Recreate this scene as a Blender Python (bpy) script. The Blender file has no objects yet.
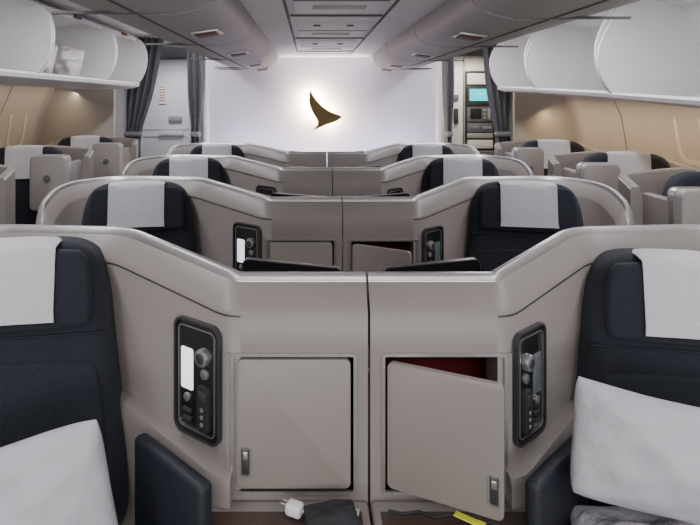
import bpy, bmesh, math, random
from mathutils import Matrix, Vector
random.seed(4)
COL = bpy.context.scene.collection
CAMX, CAMZ = -0.1425, 1.59

# ---------------------------------------------------------------- materials
def mat(name, col, rough=0.5, metal=0.0, noise=0.0, nscale=40.0, bump=0.0, emis=None, estr=0.0, stretch=None, sheen=0.0, bdist=.01):
    m = bpy.data.materials.new(name); m.use_nodes = True
    nt = m.node_tree; b = nt.nodes['Principled BSDF']
    b.inputs['Base Color'].default_value = (*col, 1)
    b.inputs['Roughness'].default_value = rough
    b.inputs['Metallic'].default_value = metal
    if sheen: b.inputs['Sheen Weight'].default_value = sheen
    if emis:
        b.inputs['Emission Color'].default_value = (*emis, 1)
        b.inputs['Emission Strength'].default_value = estr
    if noise or bump:
        tc = nt.nodes.new('ShaderNodeTexCoord'); mp = nt.nodes.new('ShaderNodeMapping')
        nt.links.new(tc.outputs['Object'], mp.inputs['Vector'])
        if stretch: mp.inputs['Scale'].default_value = stretch
        n = nt.nodes.new('ShaderNodeTexNoise'); n.inputs['Scale'].default_value = nscale
        n.inputs['Detail'].default_value = 4
        nt.links.new(mp.outputs[0], n.inputs['Vector'])
        if noise:
            r = nt.nodes.new('ShaderNodeValToRGB')
            r.color_ramp.elements[0].position = 0.3; r.color_ramp.elements[1].position = 0.7
            r.color_ramp.elements[0].color = (*[c*(1-noise) for c in col], 1)
            r.color_ramp.elements[1].color = (*[min(1, c*(1+noise)) for c in col], 1)
            nt.links.new(n.outputs['Fac'], r.inputs['Fac'])
            nt.links.new(r.outputs['Color'], b.inputs['Base Color'])
        if bump:
            bp = nt.nodes.new('ShaderNodeBump'); bp.inputs['Strength'].default_value = bump
            bp.inputs['Distance'].default_value = bdist
            nt.links.new(n.outputs['Fac'], bp.inputs['Height'])
            nt.links.new(bp.outputs[0], b.inputs['Normal'])
    return m

M = dict(
 shell=mat('shell_plastic', (.275,.243,.228), .33, 0, .03, 300, .04),
 wingp=mat('wing_plastic', (.38,.35,.335), .40, 0, .03, 300, .04),
 rimcap=mat('rim_plastic', (.40,.375,.365), .26, .25, .03, 200, .03),
 door=mat('locker_laminate', (.275,.243,.222), .38, 0, .05, 60, .02, stretch=(1,1,14)),
 metal=mat('brushed_metal', (.60,.59,.58), .3, .85, .05, 80, .02),
 darkmetal=mat('dark_metal', (.11,.11,.115), .35, .7, .05, 80, .02),
 gap=mat('shadow_gap', (.02,.02,.02), .8, 0, .05, 50),
 navy=mat('navy_fabric', (.016,.020,.032), .9, 0, .35, 220, .5, stretch=(.35,1,3.5), sheen=.06),
 navyl=mat('navy_leather', (.013,.016,.025), .55, 0, .1, 120, .1),
 cover=mat('antimacassar_cloth', (.60,.59,.62), .9, 0, .06, 160, .3),
 pillow=mat('pillow_cloth', (.52,.51,.55), .95, 0, .03, 11, .55, bdist=.03),
 blanket=mat('blanket_cloth', (.58,.56,.60), .95, 0, .02, 16, .8, bdist=.04),
 black=mat('black_gloss', (.012,.012,.014), .22, 0, .05, 50),
 rubber=mat('black_plastic', (.015,.015,.017), .65, 0, .05, 90, .05),
 pouch=mat('dark_pouch_cloth', (.022,.022,.026), .85, 0, .2, 40, .8),
 white=mat('white_plastic', (.8,.8,.8), .4, 0, .02, 50),
 screen=mat('lit_screen', (.6,.65,.7), .3, emis=(.85,.93,1), estr=1.4),
 dimscreen=mat('dim_screen', (.14,.16,.18), .2, 0, .05, 50),
 cyan=mat('cyan_screen', (.0,.2,.2), .3, emis=(.0,.60,.62), estr=1.8),
 red=mat('red_liner', (.16,.008,.011), .8, 0, .1, 50),
 brown=mat('brown_leather', (.065,.037,.030), .5, 0, .15, 150, .1),
 yellow=mat('yellow_tag', (.80,.80,.05), .6, 0, .05, 50),
 bin=mat('bin_panel', (.36,.335,.32), .5, 0, .02, 100, .02),
 binw=mat('bin_white', (.82,.81,.82), .5, 0, .02, 60),
 lidm=mat('bin_lid_plastic', (.66,.65,.65), .45, 0, .02, 60),
 seam=mat('panel_seam', (.10,.095,.095), .7, 0, .05, 60),
 vent=mat('vent_grey', (.45,.44,.44), .6, 0, .05, 60),
 seaml=mat('light_panel_seam', (.36,.33,.295), .7, 0, .05, 60),
 latch=mat('bin_latch_brown', (.13,.045,.03), .5, 0, .1, 80),
 ceil=mat('ceiling_panel', (.78,.77,.78), .6, 0, .02, 60),
 wall=mat('bulkhead_laminate', (.70,.66,.76), .6, 0, .02, 30),
 side=mat('sidewall_panel', (.50,.46,.42), .6, 0, .03, 40),
 curtain=mat('curtain_cloth', (.18,.18,.20), .95, 0, .08, 60, .2, sheen=.2),
 carpet=mat('carpet', (.03,.033,.05), 1, 0, .3, 200, .4),
 wing=mat('bronze_emblem', (.11,.078,.026), .38, .5, .1, 60),
 redtxt=mat('red_marking', (.55,.12,.10), .6, 0, .05, 50),
 steel=mat('galley_steel', (.17,.175,.19), .35, .6, .05, 60),
 galley=mat('galley_laminate', (.60,.57,.54), .5, 0, .03, 60),
 doorg=mat('cabin_door_panel', (.62,.62,.65), .5, 0, .03, 60),
 doorj=mat('door_joint', (.28,.28,.30), .6, 0, .03, 60),
 pane=mat('window_blind', (.70,.65,.57), .6, 0, .03, 60),
 plasticbag=mat('plastic_bag', (.62,.59,.60), .15, 0, .18, 9, 1.0, bdist=.05),
)

# ---------------------------------------------------------------- geometry helpers
def T(x, y, z): return Matrix.Translation((x, y, z))
def R(a, ax): return Matrix.Rotation(math.radians(a), 4, ax)

class Thing:
    """empty-rooted object; mirror flips x (other side of the cabin)"""
    def __init__(self, name, base, label, cat, group=None, mirror=False):
        self.mirror = mirror
        bx = -base[0] if mirror else base[0]
        self.base = Vector((bx, base[1], base[2]))
        e = bpy.data.objects.new(name, None); e.empty_display_size = .1
        e.location = self.base; COL.objects.link(e)
        e['label'] = label; e['category'] = cat
        if group: e['group'] = group
        self.root = e
    def add(self, name, bm, m, smooth=True, parent=None, label=None, off=(0,0,0)):
        bm.transform(T(*off))
        if self.mirror:
            bm.transform(Matrix.Scale(-1, 4, (1,0,0)))
            bmesh.ops.reverse_faces(bm, faces=bm.faces[:])
        bm.transform(Matrix.Translation(-self.base))
        c = Vector((0,0,0))
        for v in bm.verts: c += v.co
        c /= max(1, len(bm.verts))
        bm.transform(Matrix.Translation(-c))
        ob = finish(name, bm, m, smooth)
        ob.parent = parent or self.root
        pc = Vector(parent['_c']) if parent else Vector((0,0,0))
        ob['_c'] = c[:]
        ob.location = c - pc
        if label: ob['label'] = label
        return ob

def finish(name, bm, m, smooth=True):
    me = bpy.data.meshes.new(name); bm.to_mesh(me); bm.free()
    me.materials.append(M[m] if isinstance(m, str) else m)
    if smooth:
        for p in me.polygons: p.use_smooth = True
        try: me.set_sharp_from_angle(angle=math.radians(38))
        except Exception: pass
    ob = bpy.data.objects.new(name, me); COL.objects.link(ob)
    return ob

def solo(name, bm, m, label=None, cat=None, kind=None, group=None, smooth=True):
    c = Vector((0,0,0))
    for v in bm.verts: c += v.co
    c /= max(1, len(bm.verts))
    bm.transform(Matrix.Translation(-c))
    ob = finish(name, bm, m, smooth); ob.location = c
    if label: ob['label'] = label
    if cat: ob['category'] = cat
    if kind: ob['kind'] = kind
    if group: ob['group'] = group
    return ob

def join(*bms):
    out = bmesh.new()
    for b in bms:
        me = bpy.data.meshes.new('tmp'); b.to_mesh(me); b.free()
        out.from_mesh(me); bpy.data.meshes.remove(me)
    return out

def rbox(sx, sy, sz, bev=.01, seg=3, mtx=None):
    bm = bmesh.new(); bmesh.ops.create_cube(bm, size=1)
    bmesh.ops.scale(bm, vec=(sx, sy, sz), verts=bm.verts)
    if bev > 0:
        bmesh.ops.bevel(bm, geom=bm.edges[:], offset=min(bev, .49*min(sx,sy,sz)), segments=seg, profile=.5, affect='EDGES')
    if mtx: bm.transform(mtx)
    return bm
def box(x0,x1,y0,y1,z0,z1,bev=.006,seg=2):
    return rbox(abs(x1-x0),abs(y1-y0),abs(z1-z0),bev,seg,T((x0+x1)/2,(y0+y1)/2,(z0+z1)/2))

def rrect(w, h, r, n=6):
    pts = []
    for cx, cz, a0 in ((w/2-r,h/2-r,0),(-w/2+r,h/2-r,90),(-w/2+r,-h/2+r,180),(w/2-r,-h/2+r,270)):
        for i in range(n+1):
            a = math.radians(a0+90*i/n); pts.append((cx+r*math.cos(a), cz+r*math.sin(a)))
    return pts
def prism(pts, t, mtx=None, bev=0.0, seg=2):
    """polygon in XZ, front at y=-t, back at y=0"""
    bm = bmesh.new()
    f = [bm.verts.new((x,-t,z)) for x,z in pts]; b = [bm.verts.new((x,0,z)) for x,z in pts]
    bm.faces.new(f); bm.faces.new(b[::-1]); n = len(pts)
    for i in range(n):
        bm.faces.new((f[i], b[i], b[(i+1)%n], f[(i+1)%n]))
    bmesh.ops.recalc_face_normals(bm, faces=bm.faces[:])
    if bev > 0:
        es = [e for e in bm.edges if all(abs(v.co.y+t) < 1e-6 for v in e.verts)]
        bmesh.ops.bevel(bm, geom=es, offset=bev, segments=seg, profile=.5, affect='EDGES')
    if mtx: bm.transform(mtx)
    return bm
def plate(w,h,t,r,mtx=None,bev=.002): return prism(rrect(w,h,r), t, mtx, bev)
def ring(w,h,t,r,b,mtx=None):
    o = rrect(w,h,r); i_ = rrect(w-2*b,h-2*b,max(.001,r-b)); bm = bmesh.new(); n = len(o)
    of=[bm.verts.new((x,-t,z)) for x,z in o]; inf=[bm.verts.new((x,-t,z)) for x,z in i_]
    ob=[bm.verts.new((x,0,z)) for x,z in o]; inb=[bm.verts.new((x,0,z)) for x,z in i_]
    for k in range(n):
        j=(k+1)%n
        bm.faces.new((of[k],of[j],inf[j],inf[k])); bm.faces.new((ob[k],inb[k],inb[j],ob[j]))
        bm.faces.new((of[k],ob[k],ob[j],of[j])); bm.faces.new((inf[k],inf[j],inb[j],inb[k]))
    bmesh.ops.recalc_face_normals(bm, faces=bm.faces[:])
    if mtx: bm.transform(mtx)
    return bm
def disc(r,t,mtx=None,n=20,bev=.001):
    return prism([(r*math.cos(2*math.pi*i/n), r*math.sin(2*math.pi*i/n)) for i in range(n)], t, mtx, bev)
def smooth_poly(pts, it=2):
    for _ in range(it):
        out=[]
        for i,p in enumerate(pts):
            q=pts[(i+1)%len(pts)]
            out.append((p[0]*.75+q[0]*.25,p[1]*.75+q[1]*.25)); out.append((p[0]*.25+q[0]*.75,p[1]*.25+q[1]*.75))
        pts=out
    return pts
def roundpath(pts, rad, n=5):
    out=[pts[0]]
    for i in range(1,len(pts)-1):
        p=Vector(pts[i]); a=Vector(pts[i-1]); b=Vector(pts[i+1])
        la=(Vector(a[:2])-Vector(p[:2])).length; lb=(Vector(b[:2])-Vector(p[:2])).length
        ra=min(rad[i],la*.45); rb=min(rad[i],lb*.45)
        A=p+(a-p)*(ra/la); B=p+(b-p)*(rb/lb)
        for k in range(n+1):
            t=k/n; out.append(tuple(A*(1-t)**2+p*2*t*(1-t)+B*t*t))
    out.append(pts[-1]); return out
def normals(path):
    ns=[]
    for i in range(len(path)):
        a=Vector(path[max(0,i-1)][:2]); p=Vector(path[i][:2]); b=Vector(path[min(len(path)-1,i+1)][:2])
        t1=(p-a).normalized() if (p-a).length>1e-6 else (b-p).normalized()
        t2=(b-p).normalized() if (b-p).length>1e-6 else t1
        t=(t1+t2).normalized(); n=Vector((-t.y,t.x)); c=max(.5,t.dot(t1))
        ns.append(n/c)
    return ns
def loft(path, sec, i0=0, i1=None):
    ns=normals(path); i1=len(path) if i1 is None else i1
    bm=bmesh.new(); rows=[]
    for i in range(i0,i1):
        x,y,zt,zb=path[i]; r=[]
        for off,md,dz in sec:
            r.append(bm.verts.new((x-ns[i].x*off, y-ns[i].y*off, (zt if md=='t' else zb)+dz)))
        rows.append(r)
    k=len(sec)
    for a,b in zip(rows,rows[1:]):
        for j in range(k):
            bm.faces.new((a[j],b[j],b[(j+1)%k],a[(j+1)%k]))
    bm.faces.new(rows[0]); bm.faces.new(rows[-1][::-1])
    bmesh.ops.recalc_face_normals(bm, faces=bm.faces[:])
    return bm
def extrude_profile(prof, y0, y1, closed=True):
    bm=bmesh.new(); a=[bm.verts.new((x,y0,z)) for x,z in prof]; b=[bm.verts.new((x,y1,z)) for x,z in prof]
    n=len(prof)
    for i in range(n if closed else n-1):
        j=(i+1)%n; bm.faces.new((a[i],b[i],b[j],a[j]))
    if closed: bm.faces.new(a); bm.faces.new(b[::-1])
    bmesh.ops.recalc_face_normals(bm, faces=bm.faces[:])
    return bm
def thick(pts, t):
    out=[]
    for i,p in enumerate(pts):
        a=Vector(pts[max(0,i-1)]); b=Vector(pts[min(len(pts)-1,i+1)]); d=(b-a).normalized()
        out.append((p[0]-d.y*t, p[1]+d.x*t))
    return list(pts)+out[::-1]
def cushion(w,t,h,mtx=None,sub=2,bev=.04,crease=0):
    bm=rbox(w,t,h,bev,4)
    if mtx: bm.transform(mtx)
    return bm
def drape(w,yf,zb,zt,yb,mtx):
    """cloth folded over the top of a headrest: front drop, rounded top, short rear drop"""
    pr=[(yf-.003,zb),(yf,zb+.03),(yf,zt-.03),(yf+.006,zt-.012),(yf+.022,zt),(yf+.05,zt+.006),(yb-.02,zt+.003),(yb,zt-.012),(yb+.004,zt-.05)]
    bm=bmesh.new(); nx=14; rows=[]
    for i in range(nx+1):
        u=-1+2*i/nx; x=u*w/2
        row=[]
        for k,(y,z) in enumerate(pr):
            wob=.0015*math.sin(5*u+k)-(.004*abs(u)**4 if k>2 else 0)
            row.append(bm.verts.new((x+(.003*u if k==0 else 0),y+wob,z-(.008*abs(u)**3 if k>=4 else 0))))
        rows.append(row)
    for a,b in zip(rows,rows[1:]):
        for k in range(len(pr)-1): bm.faces.new((a[k],b[k],b[k+1],a[k+1]))
    bmesh.ops.recalc_face_normals(bm, faces=bm.faces[:])
    bmesh.ops.solidify(bm,geom=bm.faces[:],thickness=-.004)
    bm.transform(mtx); return bm
def pillow_bm(w,h,t,mtx,seed=0,n=44,lump=.010,sag=0.0):
    rnd=random.Random(seed); ph=[rnd.uniform(0,6) for _ in range(8)]
    bm=bmesh.new(); g={}
    for sd in (-1,1):
        for i in range(n+1):
            for j in range(n+1):
                u=math.sin((-1+2*i/n)*math.pi/2); v=math.sin((-1+2*j/n)*math.pi/2)
                e=(max(0,1-u*u)*max(0,1-v*v))**.5
                x=w/2*u*(1-.07*(1-v*v))*(1-.09*abs(u*v)**3); z=h/2*v*(1-.08*(1-u*u))*(1-.12*abs(u*v)**3)
                z-=sag*(1-u*u)*max(0,v)+sag*.5*max(0,u)
                l=lump*e*(math.sin(3.2*u+2.4*v+ph[0])+.6*math.sin(5*v-3*u+ph[1])+.45*math.sin(9*u+6*v+ph[2])+.3*math.sin(14*v-5*u+ph[3]))
                y=sd*(t/2*e*(1-.25*v))+l
                if (i in(0,n) or j in(0,n)):
                    y=0
                    if sd==1: g[(sd,i,j)]=g[(-1,i,j)]; continue
                g[(sd,i,j)]=bm.verts.new((x,y,z))
        for i in range(n):
            for j in range(n):
                q=[g[(sd,i,j)],g[(sd,i+1,j)],g[(sd,i+1,j+1)],g[(sd,i,j+1)]]
                try: bm.faces.new(q if sd==-1 else q[::-1])
                except ValueError: pass
    bmesh.ops.recalc_face_normals(bm, faces=bm.faces[:])
    bm.transform(mtx); return bm
def tube(pts, r, n=8):
    bm=bmesh.new(); rows=[]
    for i,p in enumerate(pts):
        a=Vector(pts[max(0,i-1)]); b=Vector(pts[min(len(pts)-1,i+1)]); d=(b-a).normalized()
        u=d.cross(Vector((0,0,1))); u=u.normalized() if u.length>1e-3 else Vector((1,0,0)); v=d.cross(u)
        rows.append([bm.verts.new(Vector(p)+r*(u*math.cos(2*math.pi*k/n)+v*math.sin(2*math.pi*k/n))) for k in range(n)])
    for a,b in zip(rows,rows[1:]):
        for k in range(n): bm.faces.new((a[k],b[k],b[(k+1)%n],a[(k+1)%n]))
    bm.faces.new(rows[0]); bm.faces.new(rows[-1][::-1])
    bmesh.ops.recalc_face_normals(bm, faces=bm.faces[:]); return bm
def seatback_bm(mtx):
    """tall padded back, rounded shoulders, widening downwards"""
    half=[(.10,1.208),(.165,1.198),(.215,1.165),(.243,1.08),(.255,.96),(.275,.80),(.305,.62),(.31,.48),(.27,.44)]
    pts=[(-x,z) for x,z in half[::-1]]+[(x,z) for x,z in half]
    pts=smooth_poly(pts,2)
    return prism(pts,.13,mtx,.045,5)

def copy_thing(root, dy, label=None, dx=0):
    def cp(o, par):
        c=o.copy(); COL.objects.link(c)
        if par: c.parent=par
        for ch in o.children: cp(ch, c)
        return c
    c=cp(root, None); c.location.y+=dy; c.location.x+=dx
    if label: c['label']=label
    return c

# ---------------------------------------------------------------- centre suites
def centre_suite(yrow, mirror, door_angle, lit, label, dz=0.0):
    P = dict(corner=.715, seat=.945, out=1.30) if not mirror else dict(corner=.665, seat=.865, out=1.24)
    y=yrow
    th=Thing('seat_suite',(-.65,y,0),label,'airline seat','paired seats between the aisles',mirror)
    A=th.add
    pts=[(-.003,-.05,1.15,.98),(-.345,-.05,1.15,.0),(-P['corner'],.215,1.205,.0),(-P['corner']-.40,.25,1.205,.0),
         (-P['out']+.02,.16,1.19,.0),(-P['out'],.02,1.11,.0),(-P['out']-.005,-.03,.80,.0),(-P['out']-.005,-.16,.66,.0),(-P['out']-.005,-.50,.62,.0)]
    pts=[(a,b+y,c,d) for a,b,c,d in pts]
    path=roundpath(pts,[0,.035,.05,.08,.06,.03,.03,.03,0])
    for i,p in enumerate(path):
        if 0<i<7: path[i]=(p[0],p[1],p[2],0)
    full=[(0,'b',0),(0,'t',-.078),(.004,'t',-.070),(.050,'t',-.004),(.056,'t',0),(.070,'t',0),(.078,'t',-.01),(.078,'b',0)]
    cpath=[path[0],(path[1][0],path[1][1],path[1][2],.98)]
    c_bm=loft(cpath,full)
    hx0,hx1,hz0,hz1=-.327,-.036,.648,.975; yy=y-.05
    fr=[box(-.345,hx0,yy,yy+.02,0,.98,0), box(hx1,-.003,yy,yy+.02,0,.98,0), box(hx0,hx1,yy,yy+.02,0,hz0,0), box(hx0,hx1,yy,yy+.02,hz1,.98,0)]
    shell=A('shell', join(c_bm, loft(path,full,1), *fr), 'shell')
    A('rim_trim', loft(path,[(.050,'t',-.005),(.053,'t',.001),(.058,'t',.005),(.070,'t',.005),(.074,'t',-.002)]), 'rimcap', label='smooth pale grey edge capping')
    A('edge_strip', loft(path,[(.044,'t',-.014),(.044,'t',-.010),(.050,'t',.001),(.053,'t',-.004)]), 'metal', label='thin satin metal edge strip')
    A('band_groove', loft(path,[(-.0015,'t',-.084),(-.0015,'t',-.080),(.004,'t',-.080),(.004,'t',-.084)],1,13), 'darkmetal')
    sk=[(-.30,y-.052,.70,0),(-.352,y-.05,.70,0),(-P['corner']+.05,y+.17,.775,0),(-P['corner'],y+.21,.78,0)]
    sk=roundpath(sk,[0,.03,.02,0])
    A('skirt_panel', loft(sk,[(-.035,'b',0),(-.035,'t',-.02),(-.028,'t',-.004),(-.016,'t',0),(.01,'t',0),(.01,'b',0)],1), 'shell')
    lt=[box(hx0,hx1,yy+.20,yy+.21,hz0,hz1,0),box(hx0-.006,hx0,yy+.004,yy+.2,hz0,hz1,0),box(hx1,hx1+.006,yy+.004,yy+.2,hz0,hz1,0),
        box(hx0,hx1,yy+.004,yy+.2,hz0-.006,hz0,0),box(hx0,hx1,yy+.004,yy+.2,hz1,hz1+.006,0)]
    A('locker_liner', join(*lt), 'red' if door_angle else 'gap', smooth=False)
    w=hx1-hx0; h=hz1-hz0; cx=(hx0+hx1)/2; cz=(hz0+hz1)/2
    A('locker_frame', ring(w+.012,h+.012,.006,.012,.008,T(cx,yy,cz)), 'metal', label='thin chrome frame')
    ds=1.0 if not door_angle else .97
    hinge=T(hx1-.004,yy-.004,0)@R(door_angle,'Z')@T(-(hx1-.004),-(yy-.004),0)
    hinge=hinge@T(hx1-.009,0,cz+.002)@Matrix.Diagonal((ds,1,ds,1))@T(-(hx1-.009),0,-cz)
    d=A('locker_door', plate(w-.018,h-.018,.014,.014,hinge@T(cx,yy+.004,cz)), 'door', label='taupe laminate locker door'+(' standing ajar' if door_angle else ''))
    hm=hinge@T(hx0+.030,yy-.009,hz0+.075)
    A('door_latch', ring(.026,.072,.004,.006,.003,hm), 'metal', parent=d)
    A('latch_button', plate(.019,.064,.003,.004,hm), 'darkmetal', parent=d)
    A('latch_key', plate(.013,.02,.006,.003,hm@T(0,0,.015)), 'metal', parent=d)
    a=Vector((-.345,-.05)); b=Vector((-P['corner'],.215)); u=(b-a).normalized(); nrm=Vector((-u.y,u.x))
    L=(b-a).length
    pc=a+u*((.205 if not mirror else .175)*L)
    fr=Matrix(((-u.x,-nrm.x,0,pc.x),(-u.y,-nrm.y,0,pc.y+y),(0,0,1,.892 if not mirror else .886),(0,0,0,1)))
    if mirror: fr=fr@Matrix.Diagonal((.86,1,.95,1))
    cp=A('control_panel', plate(.150,.280,.008,.022,fr), 'black', label='glossy black seat control and handset panel')
    A('panel_bezel', ring(.162,.292,.012,.028,.006,fr), 'darkmetal', parent=cp)
    A('panel_inlay', ring(.130,.258,.011,.016,.0025,fr), 'metal', parent=cp)
    A('panel_screen', plate(.044,.105,.010,.006,fr@T(-.034,0,.020)), 'screen' if lit else 'dimscreen', parent=cp, label='small upright touch display')
    A('screen_button', disc(.011,.012,fr@T(-.034,0,-.052)), 'metal', parent=cp)
    kn=A('control_dial', disc(.022,.024,fr@T(.028,0,.065),28,.004), 'metal', parent=cp, label='large round silver dial')
    A('dial_cap', disc(.013,.026,fr@T(.028,0,.065),20,.002), 'darkmetal', parent=cp)
    A('control_dial', disc(.013,.013,fr@T(.030,0,.022)), 'metal', parent=cp)
    A('handset', plate(.042,.115,.020,.014,fr@T(.030,0,-.062),.005), 'rubber', parent=cp, label='dark handset in its cradle')
    A('handset_display', plate(.026,.026,.0215,.004,fr@T(.030,0,-.030)), 'darkmetal', parent=cp)
    for k in range(3):
        A('handset_key', disc(.0055,.022,fr@T(.030,0,-.062-.018*k),n=12), 'metal', parent=cp)
    A('reading_button', plate(.03,.012,.011,.004,fr@T(-.034,0,-.085)), 'darkmetal', parent=cp)
    A('speaker_slot', plate(.03,.012,.011,.004,fr@T(-.034,0,-.105)), 'darkmetal', parent=cp)
    A('console_shelf', join(box(-.405,-.003,y-.50,y-.052,.600,.628,.01,3), box(-.38,-.003,y-.48,y-.054,0,.6,.01)), 'shell')
    A('shelf_inlay', box(-.385,-.022,y-.49,y-.095,.626,.632,.002), 'brown', label='brown leather shelf inlay')
    sx=-P['seat']; rot=10
    S=T(sx,y+.12,dz)@R(rot,'Z')
    lean=T(0,0,1.2)@R(-7,'X')@T(0,0,-1.2)
    A('seat_back', seatback_bm(S@lean@T(0,.09,0)), 'navy')
    A('headrest', prism(smooth_poly([(-.20,.985),(.20,.985),(.215,1.02),(.205,1.15),(.17,1.190),(-.17,1.190),(-.205,1.15),(-.215,1.02)],1),.03,S@lean@T(0,-.035,0),.012,3), 'navy', label='padded navy headrest')
    A('headrest_cover', drape(.245,-.068,1.005,1.203,.092,S@lean), 'cover', label='pale grey linen headrest cover')
    A('seat_seam', rbox(.50,.008,.005,.002,1,S@lean@T(0,-.041,.965)), 'navyl')
    A('lumbar_cushion', prism(smooth_poly([(-.265,.50),(.265,.50),(.255,.66),(.235,.86),(.21,.90),(-.21,.90),(-.235,.86),(-.255,.66)],1),.012,S@lean@T(0,-.038,0),.008,3), 'navy')
    A('seat_cushion', cushion(.54,.56,.15,S@T(0,-.36,.40),bev=.045), 'navy')
    A('seat_base', rbox(.46,.52,.33,.02,2,S@T(0,-.34,.165)), 'shell')
    ax=-.472 if not mirror else -.448
    A('armrest', rbox(.285,.038,.43 if mirror else .42,.014,3,T(ax,y-.073,.535)@R(-43,'Z')), 'navyl', label='slim navy leather padded armrest')
    mm=T(-.20,y+.135,1.035)@R(-7,'Z')@R(180,'Z')@R(-3.5,'Y')
    mo=A('video_monitor', plate(.27,.21,.018,.014,mm), 'black', label='black video monitor folded against the shell')
    A('monitor_bezel', ring(.274,.214,.021,.015,.004,mm), 'darkmetal', parent=mo)
    A('monitor_arm', rbox(.05,.06,.05,.01,2,T(-.20,y+.075,1.01)), 'rubber', parent=mo)
    return th.root

D0,SP=1.40,1.10
r1l=centre_suite(D0,False,0,True,'taupe angled-shell seat with navy upholstery, closed locker and lit control panel')
r1r=centre_suite(D0,True,25,False,'taupe angled-shell seat with navy upholstery and locker door hanging open',-.035)
r2l=centre_suite(D0+SP,False,0,True,'taupe angled-shell seat with navy upholstery and closed locker')
r2r=centre_suite(D0+SP,True,30,False,'taupe angled-shell seat with navy upholstery and locker slightly open')
for k in (1,2):
    copy_thing(r2l,SP*k)
r3r=centre_suite(D0+2*SP,True,0,False,'taupe angled-shell seat with navy upholstery and closed locker')
copy_thing(r3r,SP)

# ---------------------------------------------------------------- window side suites
def side_suite(y, mirror, label):
    X0=1.83 if not mirror else 1.50
    ww=.25 if not mirror else .225
    th=Thing('window_seat_suite',(-(X0+.4),y,0),label,'airline seat','single seats beside the windows',mirror)
    A=th.add
    W=.98
    pts=[(-X0-.005,.17,1.17,0),(-X0-.03,.33,1.21,0),(-X0-.38,.42,1.23,0),(-X0-.70,.40,1.21,0),(-X0-.765,.22,1.16,0),(-X0-.78,-.50,1.10,0)]
    pts=[(a,b+y,c,d) for a,b,c,d in pts]
    path=roundpath(pts,[0,.03,.05,.05,.05,0])
    sec=[(0,'b',0),(0,'t',-.05),(.018,'t',-.004),(.025,'t',0),(.05,'t',0),(.06,'t',-.01),(.06,'b',0)]
    A('shell', join(loft(path,sec), box(-X0-.045,-X0,y-.02,y+.18,0,1.15,.012,3)), 'shell')
    A('rim_trim', loft(path,[(.016,'t',-.004),(.022,'t',.005),(.052,'t',.005),(.056,'t',-.002)]), 'rimcap')
    wm=T(-X0-ww/2,y-.01,1.015)
    wg=A('privacy_wing', plate(ww,.38,.10,.035,wm,bev=.012), 'wingp', label='rounded pale taupe privacy wing beside the headrest')
    A('wing_border', ring(ww+.007,.387,.03,.037,.006,T(-X0-ww/2,y-.03,1.015)), 'metal', parent=wg)
    A('reading_light', ring(.055,.055,.104,.027,.006,wm@T(0,0,.03)), 'metal', parent=wg, label='small round reading light')
    A('lamp_lens', disc(.020,.104,wm@T(0,0,.03)), 'dimscreen', parent=wg)
    S=T(-X0-.41,y+.18,.03)@R(12,'Z')
    lean=T(0,0,1.2)@R(-6,'X')@T(0,0,-1.2)
    A('seat_back', seatback_bm(S@lean@T(0,.06,.01)@Matrix.Diagonal((1.10,1,1,1))), 'navy')
    A('headrest_cover', drape(.25,-.076,.98,1.216,.062,S@lean), 'cover')
    A('seat_cushion', cushion(.54,.56,.15,S@T(0,-.34,.40),bev=.045), 'navy')
    A('seat_base', rbox(.46,.5,.33,.02,2,S@T(0,-.31,.165)), 'shell')
    ap=[(-X0-.002,y+.02,.90,0),(-X0-.002,y-.14,.80,0),(-X0-.002,y-.30,.74,0),(-X0-.002,y-.46,.70,0)]
    A('aisle_panel', loft(roundpath(ap,[0,.06,.06,0]),[(0,'b',0),(0,'t',-.02),(.012,'t',0),(.05,'t',0),(.06,'t',-.02),(.06,'b',0)]), 'shell', label='low taupe panel along the aisle')
    A('aisle_armrest', box(-X0-.15,-X0-.03,y-.46,y-.14,.45,.66,.02,3), 'navyl')
    A('side_console', box(-X0-W,-X0-.80,y-.56,y+.36,0,1.04,.02,3), 'shell')
    A('console_top', box(-X0-W,-X0-.80,y-.56,y+.36,1.035,1.055,.006), 'rimcap')
    return th.root
sl=side_suite(3.97,False,'navy window seat with pale cover and rounded taupe privacy wing')
copy_thing(sl,1.11); copy_thing(sl,-1.15)
sr=side_suite(3.47,True,'navy window seat with pale cover and rounded taupe privacy wing')
copy_thing(sr,1.10); copy_thing(sr,-.97,dx=-.055)

# ---------------------------------------------------------------- room shell
Y0,YW=-1.2,5.65
solo('floor', box(-3.1,3.1,Y0,8.0,-.05,0,0),'carpet',kind='structure',smooth=False)
def zz(h): return CAMZ+h
solo('wall_front', box(-1.20,1.17,YW,YW+.06,0,zz(.66),.01),'wall',kind='structure')
solo('trim_1', join(box(-1.21,-1.165,YW-.02,YW+.08,0,zz(.6),.008), box(1.135,1.18,YW-.02,YW+.08,0,zz(.6),.008)),'ceil',kind='structure')
solo('wall_front_left', box(-3.0,-2.12,YW,YW+.05,0,zz(.7),.01),'side',kind='structure')
solo('wall_front_right', box(1.92,2.9,YW,YW+.05,0,zz(.7),.01),'side',kind='structure')
def wallprof(W): return [(W,0),(W+.03,.7),(W+.03,1.15),(W-.02,1.45),(W-.12,1.68),(W-.22,1.9),(W-.35,zz(.72))]
def sidewall(name,W,sg):
    pr=thick([(sg*x,z) for x,z in wallprof(W)],-.04*sg)
    return solo(name, extrude_profile(pr,Y0,8.0),'side',kind='structure')
sidewall('wall_left',2.84,-1); sidewall('wall_right',2.52,1)
prof=[(-2.75,.70),(-2.0,.66),(-1.55,.63),(-1.25,.62),(-1.0,.64),(-.6,.74),(.6,.74),(1.0,.64),(1.25,.62),(1.55,.63),(2.0,.66),(2.75,.70)]
solo('ceiling', extrude_profile(thick([(x,zz(h)) for x,h in prof],.05),Y0,8.0),'ceil',kind='structure')
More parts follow.
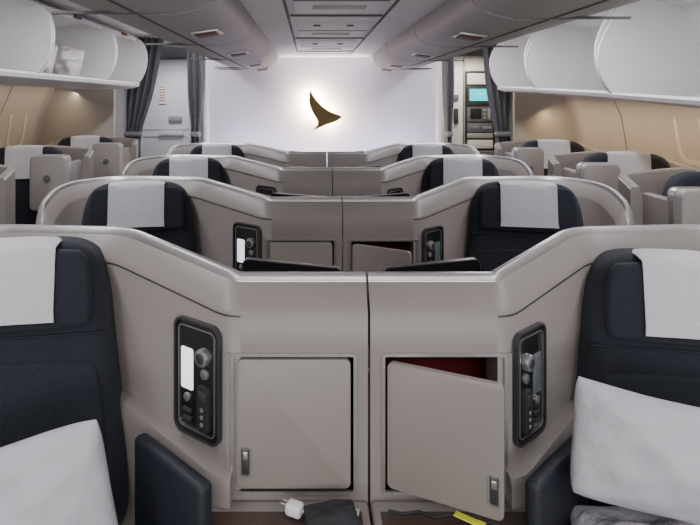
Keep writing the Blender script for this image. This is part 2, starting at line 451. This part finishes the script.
solo('trim_2', join(box(-1.12,1.12,5.50,5.66,zz(.43),zz(.50),.01), box(-1.12,1.12,5.488,5.50,zz(.43),zz(.70),.004)),'ceil',kind='structure')
wi=1; tn=3
for sg,W,yl in ((-1,2.84,(3.9,4.5,5.15)),(1,2.52,(2.75,3.35,3.92))):
    for yy in yl:
        m=T(sg*(W+.018),yy,1.34)@R(-90*sg,'Z')@R(9,'X')
        bm=join(ring(.30,.42,.024,.11,.034,m), plate(.25,.37,.004,.09,m,0))
        o=solo('window_%d'%wi,bm,'pane',kind='structure'); wi+=1
    for yy in [(yl[0]+yl[1])/2,(yl[1]+yl[2])/2]+([4.75] if sg>0 else []):
        pr=thick([(sg*(x-.002),z) for x,z in wallprof(W)[1:6]],.004*sg)
        solo('trim_%d'%tn, extrude_profile(pr,yy-.004,yy+.004),'seaml',kind='structure'); tn+=1
solo('wall_back_left', box(-2.95,-1.15,7.0,7.05,0,zz(.66),0),'doorg',kind='structure')
solo('wall_back_right', box(1.15,2.7,7.0,7.05,0,zz(.66),0),'galley',kind='structure')
dm=T(-1.93,6.96,1.12)
solo('door_1', join(plate(.78,1.95,.05,.12,dm,.01), ring(.60,.75,.060,.05,.015,T(-1.93,6.96,1.60)), ring(.60,.55,.060,.05,.015,T(-1.93,6.96,.88)), plate(.30,.05,.09,.02,T(-1.85,6.96,1.18))),'doorg',kind='structure')
solo('trim_%d'%tn, join(ring(.86,2.03,.055,.15,.03,dm), plate(.16,.06,.085,.02,T(-1.80,6.96,1.36))),'doorj',kind='structure'); tn+=1
pl=Thing('safety_placard',(-1.93,6.90,1.5),'small pale placard with red instruction lines on the door','sign')
pl.add('placard_board', plate(.10,.24,.004,.01,T(-1.96,6.90,1.66)),'ceil')
for k in range(6):
    pl.add('red_line', plate(.075,.014,.006,.002,T(-1.96,6.90,1.75-.033*k),0),'redtxt')
g=Thing('galley_unit',(1.85,6.6,0),'pale galley cabinet with stacked dark equipment panels and counter','galley')
A=g.add
A('cabinet_body', box(1.40,2.15,6.62,6.98,0,zz(.52),.01),'galley')
A('cabinet_edge', box(1.665,1.68,6.60,6.63,1.0,zz(.50),.004),'steel')
A('equipment_column', plate(.36,.94,.015,.01,T(1.86,6.62,1.46)),'rubber')
A('column_frame', ring(.38,.96,.024,.012,.012,T(1.86,6.62,1.46)),'metal')
A('upper_module', plate(.30,.13,.03,.008,T(1.86,6.62,1.84)),'galley')
A('oven_front', plate(.30,.19,.03,.01,T(1.86,6.62,1.43)),'steel')
A('oven_window', plate(.13,.12,.036,.01,T(1.81,6.62,1.43)),'black')
A('oven_handle', plate(.02,.14,.06,.008,T(1.96,6.62,1.43)),'metal')
for k in range(3):
    A('oven_knob', disc(.014,.045,T(1.912,6.62,1.38+.045*k),14),'metal')
A('control_module', plate(.30,.11,.03,.008,T(1.86,6.62,1.265)),'steel')
A('module_display', plate(.10,.045,.034,.004,T(1.80,6.62,1.27)),'dimscreen')
for k in range(4):
    A('module_switch', plate(.016,.03,.04,.003,T(1.895+.026*k,6.62,1.265)),'metal')
A('drawer_front', plate(.30,.06,.03,.01,T(1.86,6.62,1.17)),'metal')
A('drawer_front', plate(.30,.10,.03,.01,T(1.86,6.62,1.07)),'galley')
A('galley_counter', box(1.40,2.15,6.50,6.62,.94,.97,.005),'steel')
A('cart_door', plate(.30,.80,.02,.01,T(1.60,6.62,.5)),'steel')
A('cart_door', plate(.30,.80,.02,.01,T(1.95,6.62,.5)),'steel')
A('telephone_handset', plate(.05,.18,.03,.015,T(1.58,6.62,1.40)),'rubber')
A('side_placard', plate(.06,.07,.02,.005,T(1.58,6.62,1.62)),'steel')
cs=Thing('crew_screen',(1.86,6.58,1.65),'lit cyan crew touchscreen in a black surround','screen')
cs.add('screen_housing', plate(.32,.22,.03,.015,T(1.86,6.60,1.64)),'rubber')
cs.add('screen_glass', plate(.26,.14,.034,.006,T(1.86,6.60,1.65)),'cyan')
cs.add('screen_mark', plate(.08,.012,.036,.003,T(1.86,6.60,1.66)),'white')
# emblem standing off the wall, lit from behind by small lamps
def wp(px,py): return ((px-310)/560*YW+CAMX, 1.59-(py-100)/560*YW)
em=Thing('wall_emblem',(.02,YW,1.6),'dark bronze brush-stroke wing standing proud of the wall, backlit','emblem')
wingpx=[(310.5,89),(313.5,96),(318,102.5),(324,108),(331,112.3),(342.5,116),(338,119.8),(331.5,122.5),(323.5,125.3),(311.5,130.5),(316,126.5),(318,123.3),(317.8,120.3),(315,115.8),(311,109.5),(308.8,102),(308.7,95)]
wing=smooth_poly([wp(a,b) for a,b in wingpx],2)
em.add('brush_wing', prism(wing[::-1],.012,T(0,YW-.085,0),.003),'wing')
em.add('standoff_pin', join(*[rbox(.010,.08,.010,.003,1,T(x,YW-.043,z)) for x,z in (wp(318,112),wp(326,117.5))]),'wing')
# ---------------------------------------------------------------- curtains
def curtain(xc,w,yc,label,seed,lean=0.0,top=.60):
    rnd=random.Random(seed); ph=rnd.uniform(0,6); bm=bmesh.new(); nu,nv=70,40; g=[]
    for j in range(nv+1):
        v=j/nv; z=.25+(zz(top)-.25)*v
        pinch=1-.42*math.exp(-((z-1.25)/.28)**2)
        row=[]
        for i in range(nu+1):
            u=i/nu-.5
            x=xc+u*w*pinch+lean*(z-1.3)
            y=yc+.035*math.sin(u*w*95+ph+.6*math.sin(3*z))*(.6+.4*pinch)
            row.append(bm.verts.new((x,y,z)))
        g.append(row)
    for j in range(nv):
        for i in range(nu): bm.faces.new((g[j][i],g[j][i+1],g[j+1][i+1],g[j+1][i]))
    bmesh.ops.solidify(bm,geom=bm.faces[:],thickness=.004)
    th=Thing('curtain',(xc,yc,.25),label,'curtain','grey cabin curtains')
    th.add('curtain_fabric',bm,'curtain')
    th.add('tie_band',rbox(w*.62,.10,.05,.02,3,T(xc+lean*(-.05),yc,1.25)),'curtain')
    th.add('curtain_rail',rbox(w*1.1,.03,.02,.008,2,T(xc+lean*.75,yc,zz(top+.005))),'metal')
curtain(-1.90,.27,5.59,'gathered grey curtain tied back beside the doorway',1,.17,.625)
curtain(-1.28,.16,5.58,'narrow grey curtain gathered against the bulkhead',2)
curtain(1.24,.12,5.58,'narrow grey curtain gathered against the bulkhead',3)
curtain(1.78,.25,5.59,'gathered grey curtain tied back beside the galley',4,-.08,.615)

# ---------------------------------------------------------------- centre bins
cprof=[(.44,.43),(.455,.37),(.47,.345),(.53,.315),(.62,.295),(.80,.30),(.92,.32),(.99,.36),(1.03,.43),(1.02,.52),(.97,.60),(.92,.70),(.44,.70)]
for sg in (-1,1):
    off=0 if sg<0 else .12
    for k in range(6):
        y0=-.15+1.1*k-.1+off; y1=y0+1.085
        if k==5: y1=5.48
        if y1-y0<.1: continue
        th=Thing('overhead_bin',(sg*.75,(y0+y1)/2,zz(.295)),'closed grey overhead bin with brown latch over the middle seats','overhead bin','middle overhead bins')
        th.add('bin_body', extrude_profile([(sg*x,zz(h)) for x,h in cprof],y0,y1),'bin')
        ym=(y0+y1)/2
        th.add('bin_latch', rbox(.10,min(.12,(y1-y0)*.5),.020,.008,2,T(sg*.60,ym,zz(.295))@R(sg*8,'Y')),'latch')
        th.add('latch_surround', rbox(.125,min(.145,(y1-y0)*.6),.010,.003,2,T(sg*.60,ym,zz(.298))@R(sg*8,'Y')),'metal')
        th.add('door_seam', join(rbox(.010,y1-y0-.01,.004,.001,1,T(sg*.74,ym,zz(.2965))),rbox(.42,.012,.01,.001,1,T(sg*.82,y1-.006,zz(.301)))),'seam')
for k in range(6):
    y0=-.25+1.1*k; y1=min(5.48,y0+1.09)
    if y1-y0<.15: continue
    th=Thing('ceiling_service_panel',(0,(y0+y1)/2,zz(.46)),'pale ceiling service panel with reading lamps and air vents','ceiling panel','middle service panels')
    pr=[(-.45,.425),(-.36,.432),(-.30,.445),(-.26,.46),(.26,.46),(.30,.445),(.36,.432),(.45,.425),(.45,.5),(-.45,.5)]
    th.add('panel_body', extrude_profile([(x,zz(h)) for x,h in pr],y0,y1),'ceil')
    ym=(y0+y1)/2; f=(y1-y0)/1.09
    th.add('panel_insert', rbox(.44,.86*f,.014,.005,2,T(0,ym,zz(.458))),'binw')
    th.add('panel_seam', join(rbox(.014,y1-y0,.006,.001,1,T(-.262,ym,zz(.457))), rbox(.014,y1-y0,.006,.001,1,T(.262,ym,zz(.457))), rbox(.50,.026,.008,.001,1,T(0,y1-.015,zz(.456))), rbox(.44,.012,.004,.001,1,T(0,ym+.04,zz(.450)))),'seam')
    if f>.6:
        th.add('vent_strip', rbox(.26,.10,.008,.003,2,T(0,ym+.22,zz(.450))),'vent')
        for sx in (-.10,.10):
            th.add('reading_lamp', disc(.022,.010,T(sx,ym-.22,zz(.452))@R(90,'X'),16),'darkmetal')

# ---------------------------------------------------------------- side bins (open)
def side_bin(y0,y1,X,sg,z_lip,z_lip2,label):
    th=Thing('overhead_locker',(sg*(X+.3),(y0+y1)/2,zz(z_lip)),label,'overhead bin','open window-side overhead bins')
    dep=.62
    prof=thick([(X+.02,.05),(X,.035),(X+.01,.012),(X+.06,-.008),(X+.16,-.015),(X+dep,-.01)],.016)
    tz=z_lip2-z_lip
    def tilt(bm):
        for v in bm.verts: v.co.z+=tz*((v.co.y-y0)/(y1-y0))*max(0,1-(v.co.z-zz(z_lip))/.5)
        return bm
    th.add('bin_shelf',tilt(extrude_profile([(sg*x,zz(z_lip+h)) for x,h in prof],y0,y1-.006)),'binw')
    top=.655-z_lip
    bk=thick([(X+dep,.0),(X+dep+.02,.15),(X+dep-.05,.32),(X+dep-.2,top-.08),(X+.15,top-.03)],-.02)
    th.add('bin_lining',extrude_profile([(sg*x,zz(z_lip+h)) for x,h in bk],y0,y1-.01),'binw')
    dv=smooth_poly([(X+.08,.0),(X+.0,.04),(X-.065,.16),(X-.085,.31),(X-.04,.45),(X+.07,top-.04),(X+.20,top),(X+dep,top),(X+dep+.03,.0)],3)
    for yy in (y0+.003,y1-.028):
        th.add('bin_divider',tilt(extrude_profile([(sg*x,zz(z_lip+h)) for x,h in dv],yy,yy+.018)),'binw')
    lp=[(X+.28,top-.004),(X+.16,top-.008),(X+.07,top-.024),(X+.01,top-.06)]
    lid=thick(lp,.03)
    l=th.add('bin_lid',extrude_profile([(sg*x,zz(z_lip+h)) for x,h in lid],y0+.03,y1-.05),'lidm',label='curved grey-white lid swung up and open')
    th.add('lid_latch',rbox(.03,.12,.025,.01,2,T(sg*(X+.01),(y0+y1)/2,zz(z_lip+top-.062))),'latch',parent=l)
    return th
for a,b in ((1.2,2.34),(2.34,3.45),(3.45,4.58),(4.58,5.46)): side_bin(a,b,1.80,-1,.12,.12,'open white overhead bin with its lid raised above the window seats')
rz=[(1.2,2.3,-.09,-.055),(2.3,3.42,-.055,.005),(3.42,4.55,.005,.055),(4.55,5.46,.055,.09)]
for a,b,z,t in rz: side_bin(a,b,1.68,1,z,t,'open white overhead bin with its lid raised above the window seats')
for (x,y,z,s,a) in ((-2.02,3.74,.275,9,30),(-1.99,4.12,.27,11,10)):
    solo('plastic_bag',pillow_bm(.34,.30,.26,T(x,y,zz(z))@R(a,'Z')@R(12,'Y'),s,36,.030),'plasticbag','crumpled clear plastic bag of bedding in the open bin','bag')

# ---------------------------------------------------------------- loose things
solo('pillow',pillow_bm(.47,.36,.17,T(-.785,1.19,.670)@R(10,'Z')@R(-14,'Y')@R(-16,'X'),1,44,.012),'pillow','pale grey pillow leaning on the navy seat back','pillow',group='seat pillows')
solo('pillow',pillow_bm(.48,.27,.17,T(.675,1.24,.805)@R(-8,'Z')@R(8,'Y')@R(-16,'X'),2,44,.012,.02),'pillow','pale grey creased pillow propped on a folded quilt','pillow',group='seat pillows')
solo('quilt',pillow_bm(.54,.36,.24,T(.70,1.16,.575)@R(-10,'Z')@R(-80,'X'),3,44,.022),'blanket','folded rumpled white quilt lying on the seat','quilt')
ch=Thing('power_adapter',(-.10,1.27,.632),'black adapter pouch with a white plug lying on the shelf','charger')
ch.add('adapter_pouch',pillow_bm(.125,.075,.04,T(-.095,1.258,.657)@R(10,'Z')@R(-82,'X'),7,24,.003),'pouch',label='soft dark pouch')
ch.add('white_plug',rbox(.040,.030,.028,.008,3,T(-.178,1.288,.650)@R(-25,'Z')),'white')
ch.add('plug_prong',join(rbox(.02,.004,.006,.001,1,T(-.205,1.299,.652)@R(-25,'Z')),rbox(.02,.004,.006,.001,1,T(-.200,1.310,.652)@R(-25,'Z'))),'metal')
ch.add('adapter_cord',tube([(-.16,1.28,.65),(-.145,1.300,.64),(-.11,1.308,.637),(-.07,1.304,.637),(-.03,1.296,.640),(-.035,1.275,.645),(-.06,1.262,.650)],.0035),'white')
solo('cable',tube([(.04,1.300,.637),(.07,1.290,.637),(.11,1.298,.637),(.14,1.278,.637),(.18,1.288,.637),(.22,1.270,.637),(.27,1.262,.637),(.31,1.235,.637)],.003),'rubber','thin loose black cable lying on the shelf','cable')
solo('luggage_tag',join(rbox(.065,.018,.003,.001,1,T(.215,1.262,.645)@R(-35,'Z')),rbox(.018,.018,.004,.001,1,T(.238,1.246,.646)@R(-35,'Z'))),'yellow','bright yellow paper tag lying on the shelf','tag')

# ---------------------------------------------------------------- lights
def area(name,loc,rot,sx,sy,e,col):
    l=bpy.data.lights.new(name,'AREA'); l.shape='RECTANGLE'; l.size=sx; l.size_y=sy; l.energy=e; l.color=col
    o=bpy.data.objects.new(name,l); o.location=loc; o.rotation_euler=[math.radians(a) for a in rot]; COL.objects.link(o)
def point(name,loc,e,col,r=.01):
    l=bpy.data.lights.new(name,'POINT'); l.energy=e; l.color=col; l.shadow_soft_size=r
    o=bpy.data.objects.new(name,l); o.location=loc; COL.objects.link(o)
cool=(.96,.95,1)
for sx in (-1.28,1.28): area('aisle_cove_light',(sx,2.6,zz(.60)),(0,0,0),.10,5.6,46,cool)
area('wall_wash_light',(0,5.30,zz(.42)),(50,0,0),2.0,.08,6,(.97,.94,1))
area('wall_wash_light',(0,5.30,.98),(140,0,0),2.1,.10,14,(.86,.80,1))
area('window_wash_light',(2.2,3.6,zz(-.10)),(0,-25,0),.06,4.0,12,(1,.76,.48))
area('window_wash_light',(-2.5,4.0,zz(.07)),(0,25,0),.06,3.6,5,(1,.82,.60))
area('galley_light',(1.65,6.2,zz(.5)),(0,0,0),.4,.3,15,(1,.91,.78))
area('entry_light',(-1.7,6.3,zz(.5)),(0,0,0),.4,.3,12,(.95,.97,1))
area('rear_fill_light',(0,-.9,zz(.62)),(25,0,0),3.6,.5,25,(1,.98,.98))  # added soft fill from behind the camera, not a cabin fitting
area('rear_up_fill',(0,-.9,.9),(125,0,0),3.6,.5,36,(1,.98,.98))  # extra fill added behind the camera to brighten the bin undersides
for px,py in ((314.5,108),(311.2,98),(327,117)):
    x,z=wp(px,py); point('emblem_lamp',(x,YW-.072,z),18.0,(1,.80,.48),.008)
w=bpy.data.worlds.new('world'); bpy.context.scene.world=w; w.use_nodes=True
w.node_tree.nodes['Background'].inputs[0].default_value=(.62,.60,.615,1)
w.node_tree.nodes['Background'].inputs[1].default_value=.62
for o in bpy.data.objects:
    if '_c' in o: del o['_c']

cam=bpy.data.cameras.new('camera'); co=bpy.data.objects.new('camera',cam); COL.objects.link(co)
co.location=(CAMX,0,CAMZ); co.rotation_euler=(math.radians(90),0,0)
cam.sensor_width=36; cam.lens=36*560/700; cam.clip_start=.05
cam.shift_x=40/700; cam.shift_y=-162.5/700
bpy.context.scene.camera=co
